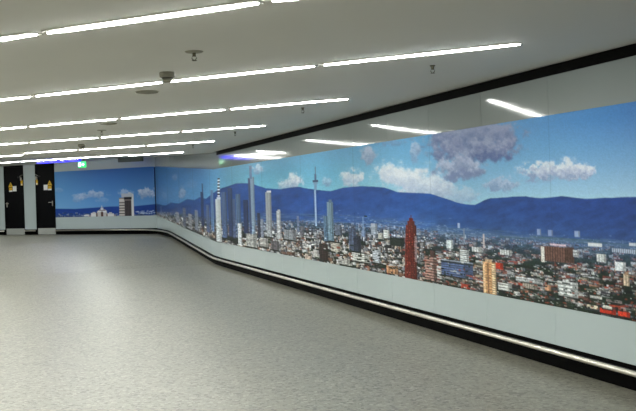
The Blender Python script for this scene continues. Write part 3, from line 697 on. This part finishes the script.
# office tower
Me.rect(119.4, 133.2, 197.5, 217, (150, 138, 132), windows=None, shade=.15)
for q in range(6): Me.rect(119.2, 124.6, 200.6 + q * 2.7, 202.2 + q * 2.7, (204, 194, 184)); Me.rect(119.2, 124.6, 202.2 + q * 2.7, 203.3 + q * 2.7, (104, 96, 96), .9)
Me.rect(124.8, 131.4, 200.5, 217, (84, 74, 78), windows=('g', 4, .25)); Me.rect(131.4, 133.8, 194, 217, (216, 214, 212)); Me.rect(121.4, 132.5, 193.4, 197.2, (188, 190, 196)); Me.rect(124, 131.6, 197, 199.4, (34, 36, 44)); Me.rect(119.2, 124, 199, 200.8, (214, 206, 196)); Me.rect(128, 130.6, 192.2, 193.8, (196, 198, 204))
mo = Me.mesh('panoramic_mural', m_mural, 0.002, 0.02)
tag(mo, 'smaller mural print with office tower and white hall on the end wall beside the doors', 'mural')

# ------------------------------------------------------------------ ceiling light strips
ldir = ed.copy()
lights = [   # pixel measures on the ceiling: joints left to right, last = end
    ('nearest', [(-300, 79), (42, 32), (266, 0.5), (500, -33)]),
    ('second', [(-160, 116.4), (33, 95.5), (167, 81.2), (323, 65.5), (526, 42.2)]),
    ('third', [(-130, 139.5), (28, 126), (120, 118.2), (228, 108.6), (351.5, 97.8)]),
    ('fourth', [(-100, 151.5), (29, 142), (100, 137), (179, 131), (267.5, 124.9)]),
    ('fifth', [(-80, 159), (23.6, 152.8), (78, 149.4), (146, 145.2), (216, 140.5)]),
    ('sixth', [(-60, 166.4), (20, 161.4), (72, 158), (127, 154.6), (184.5, 151.1)]),
]
HW, DROP = 0.040, 0.016
side = Vector((ldir.y, -ldir.x, 0))
protoL = {}
def light_seg(A, B, label):
    """A, B on the ceiling; a slim box with a lit diffuser under a housing"""
    d = (B - A); L = d.length - 0.09; d.normalize()
    sag = max(0.0, max((A.z + (B.z - A.z) * q / 12) - zceil(A.x + (B.x - A.x) * q / 12, A.y + (B.y - A.y) * q / 12) for q in range(13)))
    mid = (A + B) / 2; mid.z -= sag
    e = empty('ceiling_light', mid, label=label, cat='ceiling light', group='linear ceiling lights')
    # basis along the real ceiling slope
    s = d.cross(Vector((0, 0, 1))).normalized(); u = s.cross(d)
    e.matrix_world = Matrix.Translation(mid) @ Matrix((d, -s, u)).transposed().to_4x4() if False else Matrix.Translation(mid) @ Matrix(((d.x, -s.x, u.x), (d.y, -s.y, u.y), (d.z, -s.z, u.z))).to_4x4()
    b = bmesh.new(); box(b, -L / 2 - .01, L / 2 + .01, -HW - .008, HW + .008, -0.008, 0.006 + sag, 0.002)
    build('housing', b, m_house, e)
    b = bmesh.new()
    prof = [(-HW, -.006), (-HW * .8, -DROP * .8), (-HW * .35, -DROP), (HW * .35, -DROP), (HW * .8, -DROP * .8), (HW, -.006)]
    tp = min(.25, L * .12)          # fading glow at the ends, shaped as a taper of the diffuser
    rings = [[b.verts.new((x, y * w_, z)) for y, z in prof] for x, w_ in ((-L / 2, .25), (-L / 2 + tp, 1), (L / 2 - tp, 1), (L / 2, .25))]
    b.faces.new(rings[0][::-1]); b.faces.new(rings[-1])
    for a, c in zip(rings, rings[1:]):
        for i in range(len(prof)): j = (i + 1) % len(prof); b.faces.new((a[i], a[j], c[j], c[i]))
    build('diffuser', b, m_tube, e)
    return e
posn = ['leftmost', 'left', 'right', 'rightmost']
ends = []
ORD = ['first', 'second', 'third', 'fourth', 'fifth', 'sixth', 'seventh', 'eighth', 'ninth', 'tenth', 'eleventh', 'twelfth', 'thirteenth', 'fourteenth']
for row, pts_ in lights:
    P = [on_ceiling(*p) for p in pts_]
    ends.append(P[-1])
    # straighten the row: fit along first-last in view
    o = P[-1]; dd = (P[1] - P[-1]); dd.z = 0; dd.normalize()
    Q = []
    for p in P:
        t = (p - o).dot(dd); q = (o + dd * t) if row not in ('fifth', 'sixth') else p.copy(); q.z = zceil(q.x, q.y); Q.append(q)
    nseg = len(Q) - 1
    names = {3: ['leftmost', 'middle', 'rightmost'], 4: ['leftmost', 'second from left', 'third from left', 'rightmost']}[nseg]
    for k in range(nseg):
        light_seg(Q[k], Q[k + 1], 'white linear ceiling light, %s in the %s row from the camera' % (names[k], row))
    # the row goes on beyond the frame to the left
    dl = (Q[0] - Q[1]); dl.z = 0; dl.normalize(); a = Q[0]; n_ = 0
    while True:
        L = 2.2; b_ = a + dl * L; b_.z = zceil(b_.x, b_.y)
        if b_.x < XL + .3: break
        light_seg(a, b_, 'white linear ceiling light of the %s row, %s beyond the left edge of the view' % (row, ORD[n_])); a = b_; n_ += 1
    print('row', row, [tuple(round(v, 2) for v in q) for q in Q], round(math.degrees(math.atan2(dd.y, -dd.x)), 2))
# rows overhead and behind the camera
sp = 2.02
base_end = ends[1]
for k, nm in ((2, 'first'), (3, 'second'), (4, 'third')):
    # wall-parallel line of row ends
    Yd = base_end.y - k * (ends[1].y - ends[4].y) / -3.0
    q = Vector((wallX(Yd) - (wallX(base_end.y) - base_end.x), Yd, 2.55))
    a = q; n_ = 0
    if Yd < YN + .3: break
    while True:
        b_ = a + ldir * 2.2; b_.z = zceil(b_.x, b_.y); 
        if b_.x < XL + .3 or b_.y > 18 * K: break
        light_seg(a, b_, 'white linear ceiling light in the %s row behind the view, %s from the right wall' % (nm, ORD[n_])); a = b_; n_ += 1

# ------------------------------------------------------------------ ceiling fittings
def fit(name, p, label, cat, group):
    return empty(name, p, label=label, cat=cat, group=group)
for (x, y, lab) in [(167, 72.4, 'round smoke detector beside the second light row, larger and nearer of the two'), (81.5, 144.3, 'small round smoke detector far off beside the fifth light row, near the exit sign')]:
    p = on_ceiling(x, y); e = fit('smoke_detector', p, lab, 'smoke detector', 'smoke detectors on the ceiling')
    b = bmesh.new(); lathe(b, [(0, .0), (.06, .0), (.062, -.006), (.061, -.038), (.056, -.042), (0, -.042)]); build('mounting_base', b, m_plast, e, True)
    b = bmesh.new(); lathe(b, [(0, -.04), (.046, -.041), (.046, -.05), (.04, -.054), (0, -.054)]); build('sensor_chamber', b, m_plast2, e, True)
    b = bmesh.new(); lathe(b, [(0, -.053), (.034, -.053), (.034, -.074), (.026, -.08), (0, -.08)]); build('sensor_cap', b, m_plast, e, True)
for (x, y, lab) in [(147, 91.5, 'flat round grey ceiling disc just below and left of the nearer smoke detector'), (108.5, 123.4, 'small flat round ceiling disc between the third and fourth light rows')]:
    p = on_ceiling(x, y); e = fit('ceiling_speaker', p, lab, 'ceiling speaker', 'round ceiling discs')
    b = bmesh.new(); lathe(b, [(0, 0), (.108, 0), (.108, -.004), (.1, -.012), (.085, -.012), (.083, -.006), (0, -.006)], 36); build('rim', b, m_disc, e, True)
    b = bmesh.new(); lathe(b, [(0, -.004), (.082, -.005), (.07, -.016), (.03, -.022), (0, -.023)], 36); build('grille', b, m_disc, e, True)
for (x, y, lab, big) in [(194, 51.6, 'sprinkler head with round plate between the first and second light rows', 1), (432.5, 65.5, 'small sprinkler head alone on the right of the ceiling near the black band', .6), (302.6, 107.6, 'small sprinkler head just below the right part of the third light row', .6),
                    (235, 131.8, 'small sprinkler head below the right end of the fourth light row', .6), (101.6, 130.2, 'sprinkler head far off between the third and fourth light rows', 1), (193, 144.6, 'tiny sprinkler head under the right end of the fifth light row', .6)]:
    p = on_ceiling(x, y); e = fit('sprinkler_head', p, lab, 'sprinkler', 'ceiling sprinklers')
    b = bmesh.new(); r = .065 * big if big == 1 else .022; lathe(b, [(0, 0), (r, 0), (r * .9, -.006), (.015, -.01), (0, -.01)]); build('escutcheon', b, m_disc if big == 1 else m_brass, e, True)
    b = bmesh.new(); lathe(b, [(0, -.008), (.012, -.008), (.012, -.032), (.008, -.034), (0, -.034)], 14)
    for sg in (-1, 1): tube(b, [Vector((sg * .01, 0, -.03)), Vector((sg * .017, 0, -.045)), Vector((sg * .004, 0, -.062))], .003, 8)
    build('sprinkler_body', b, m_brass, e, True)
    b = bmesh.new(); lathe(b, [(0, -.06), (.018, -.061), (.018, -.064), (0, -.066)], 16); build('deflector', b, m_brass, e, True)

# hanging blue sign, exit sign and grey box near the end wall
ang = math.atan2(-ldir.y, -ldir.x)
A = at_depth(37, 160.5, 17.75 * K); B_ = at_depth(81, 158.5, 17.25 * K); mid = (A + B_) / 2; L = (Vector((A.x, A.y, 0)) - Vector((B_.x, B_.y, 0))).length
zc = zceil(mid.x, mid.y)
e = empty('hanging_sign', (mid.x, mid.y, zc), ang, label='long thin blue lit sign hanging under the ceiling above the right black door', cat='sign')
b = bmesh.new(); box(b, -L / 2, L / 2, -.04, .04, -.115, -.0, .004); build('sign_body', b, m_blue, e)
b = bmesh.new(); mx = L * .11
prism_pts(b, [(mx - .05, -.0405, -.075), (mx + .01, -.0405, -.075), (mx + .01, -.0405, -.095), (mx + .06, -.0405, -.06), (mx + .01, -.0405, -.025), (mx + .01, -.0405, -.045), (mx - .05, -.0405, -.045)],
          [(mx - .05, -.044, -.075), (mx + .01, -.044, -.075), (mx + .01, -.044, -.095), (mx + .06, -.044, -.06), (mx + .01, -.044, -.025), (mx + .01, -.044, -.045), (mx - .05, -.044, -.045)])
build('arrow_mark', b, m_bwht, e)
for k in range(5):
    b = bmesh.new(); box(b, mx + .30 + k * .05, mx + .325 + k * .05, -.044, -.0405, -.07, -.045); build('letter_mark', b, m_bwht, e)
p = at_depth(82.2, 164.6, 17.3 * K); zc = zceil(p.x, p.y)
e = empty('exit_sign', (p.x, p.y, zc), ang, label='small green and white lit emergency exit sign hanging near the end wall', cat='exit sign')
hz = zc - p.z
b = bmesh.new(); box(b, -.14, .14, -.03, .03, -hz - .09, -hz + .09, .006); build('sign_body', b, m_green, e)
b = bmesh.new()
z0 = -hz
# running figure, door and arrow
for q in ([(-.12, -.06), (-.03, -.06), (-.03, .065), (-.12, .065)],):
    prism_pts(b, [(x, -.0305, z0 + z) for x, z in q], [(x, -.033, z0 + z) for x, z in q])
for q in ([(.0, .01), (.06, .01), (.06, .045), (.12, 0), (.06, -.045), (.06, -.012), (.0, -.012)],):
    prism_pts(b, [(x, -.0305, z0 + z) for x, z in q], [(x, -.033, z0 + z) for x, z in q])
build('arrow_and_doorway', b, m_gwht, e)
b = bmesh.new()
for q in ([(-.085, .03), (-.065, .03), (-.065, .05), (-.085, .05)], [(-.09, .02), (-.06, .025), (-.045, .005), (-.05, 0), (-.065, .01), (-.068, -.01), (-.045, -.03), (-.052, -.05), (-.075, -.02), (-.095, -.045), (-.105, -.04), (-.085, -.01)]):
    prism_pts(b, [(x, -.0332, z0 + z) for x, z in q], [(x, -.035, z0 + z) for x, z in q])
build('running_figure', b, m_green, e)
for sx in (-.08, .08):
    b = bmesh.new(); box(b, sx - .008, sx + .008, -.008, .008, -hz + .085, 0); build('hanger', b, m_grey, e)
A = at_depth(121.3, 159, 17.9 * K); B_ = at_depth(140, 158, 17.5 * K); mid = (A + B_) / 2; L = (Vector((A.x, A.y, 0)) - Vector((B_.x, B_.y, 0))).length
zc = zceil(mid.x, mid.y)
e = empty('ceiling_box', (mid.x, mid.y, zc), ang, label='plain dark grey rectangular box under the ceiling near the far corner', cat='box')
b = bmesh.new(); box(b, -L / 2, L / 2, -.06, .06, -.15, 0, .006); build('casing', b, m_grey, e)
b = bmesh.new(); box(b, -L / 2 + .02, L / 2 - .02, -.064, -.06, -.14, -.02); build('front_cover', b, m_grey, e)

# ------------------------------------------------------------------ world and camera
w = bpy.data.worlds.new('world'); scn.world = w; w.use_nodes = True
w.node_tree.nodes['Background'].inputs[0].default_value = (0.75, 0.78, 0.8, 1); w.node_tree.nodes['Background'].inputs[1].default_value = 0.1
cam = bpy.data.cameras.new('camera'); co = bpy.data.objects.new('camera', cam); COL.objects.link(co)
cam.sensor_fit = 'HORIZONTAL'; cam.sensor_width = 36; cam.lens = 36 * FOC / 636; cam.shift_y = -(205.5 - CY) / 636; cam.clip_start = .05
c, s = math.cos(ROLL), math.sin(ROLL)
co.matrix_world = Matrix(((c, s, 0, 0), (0, 0, -1, 0), (-s, c, 0, EYE), (0, 0, 0, 1)))
scn.camera = co
scn.view_settings.view_transform = 'Standard'; scn.view_settings.look = 'None'
scn.view_settings.exposure = 0.0
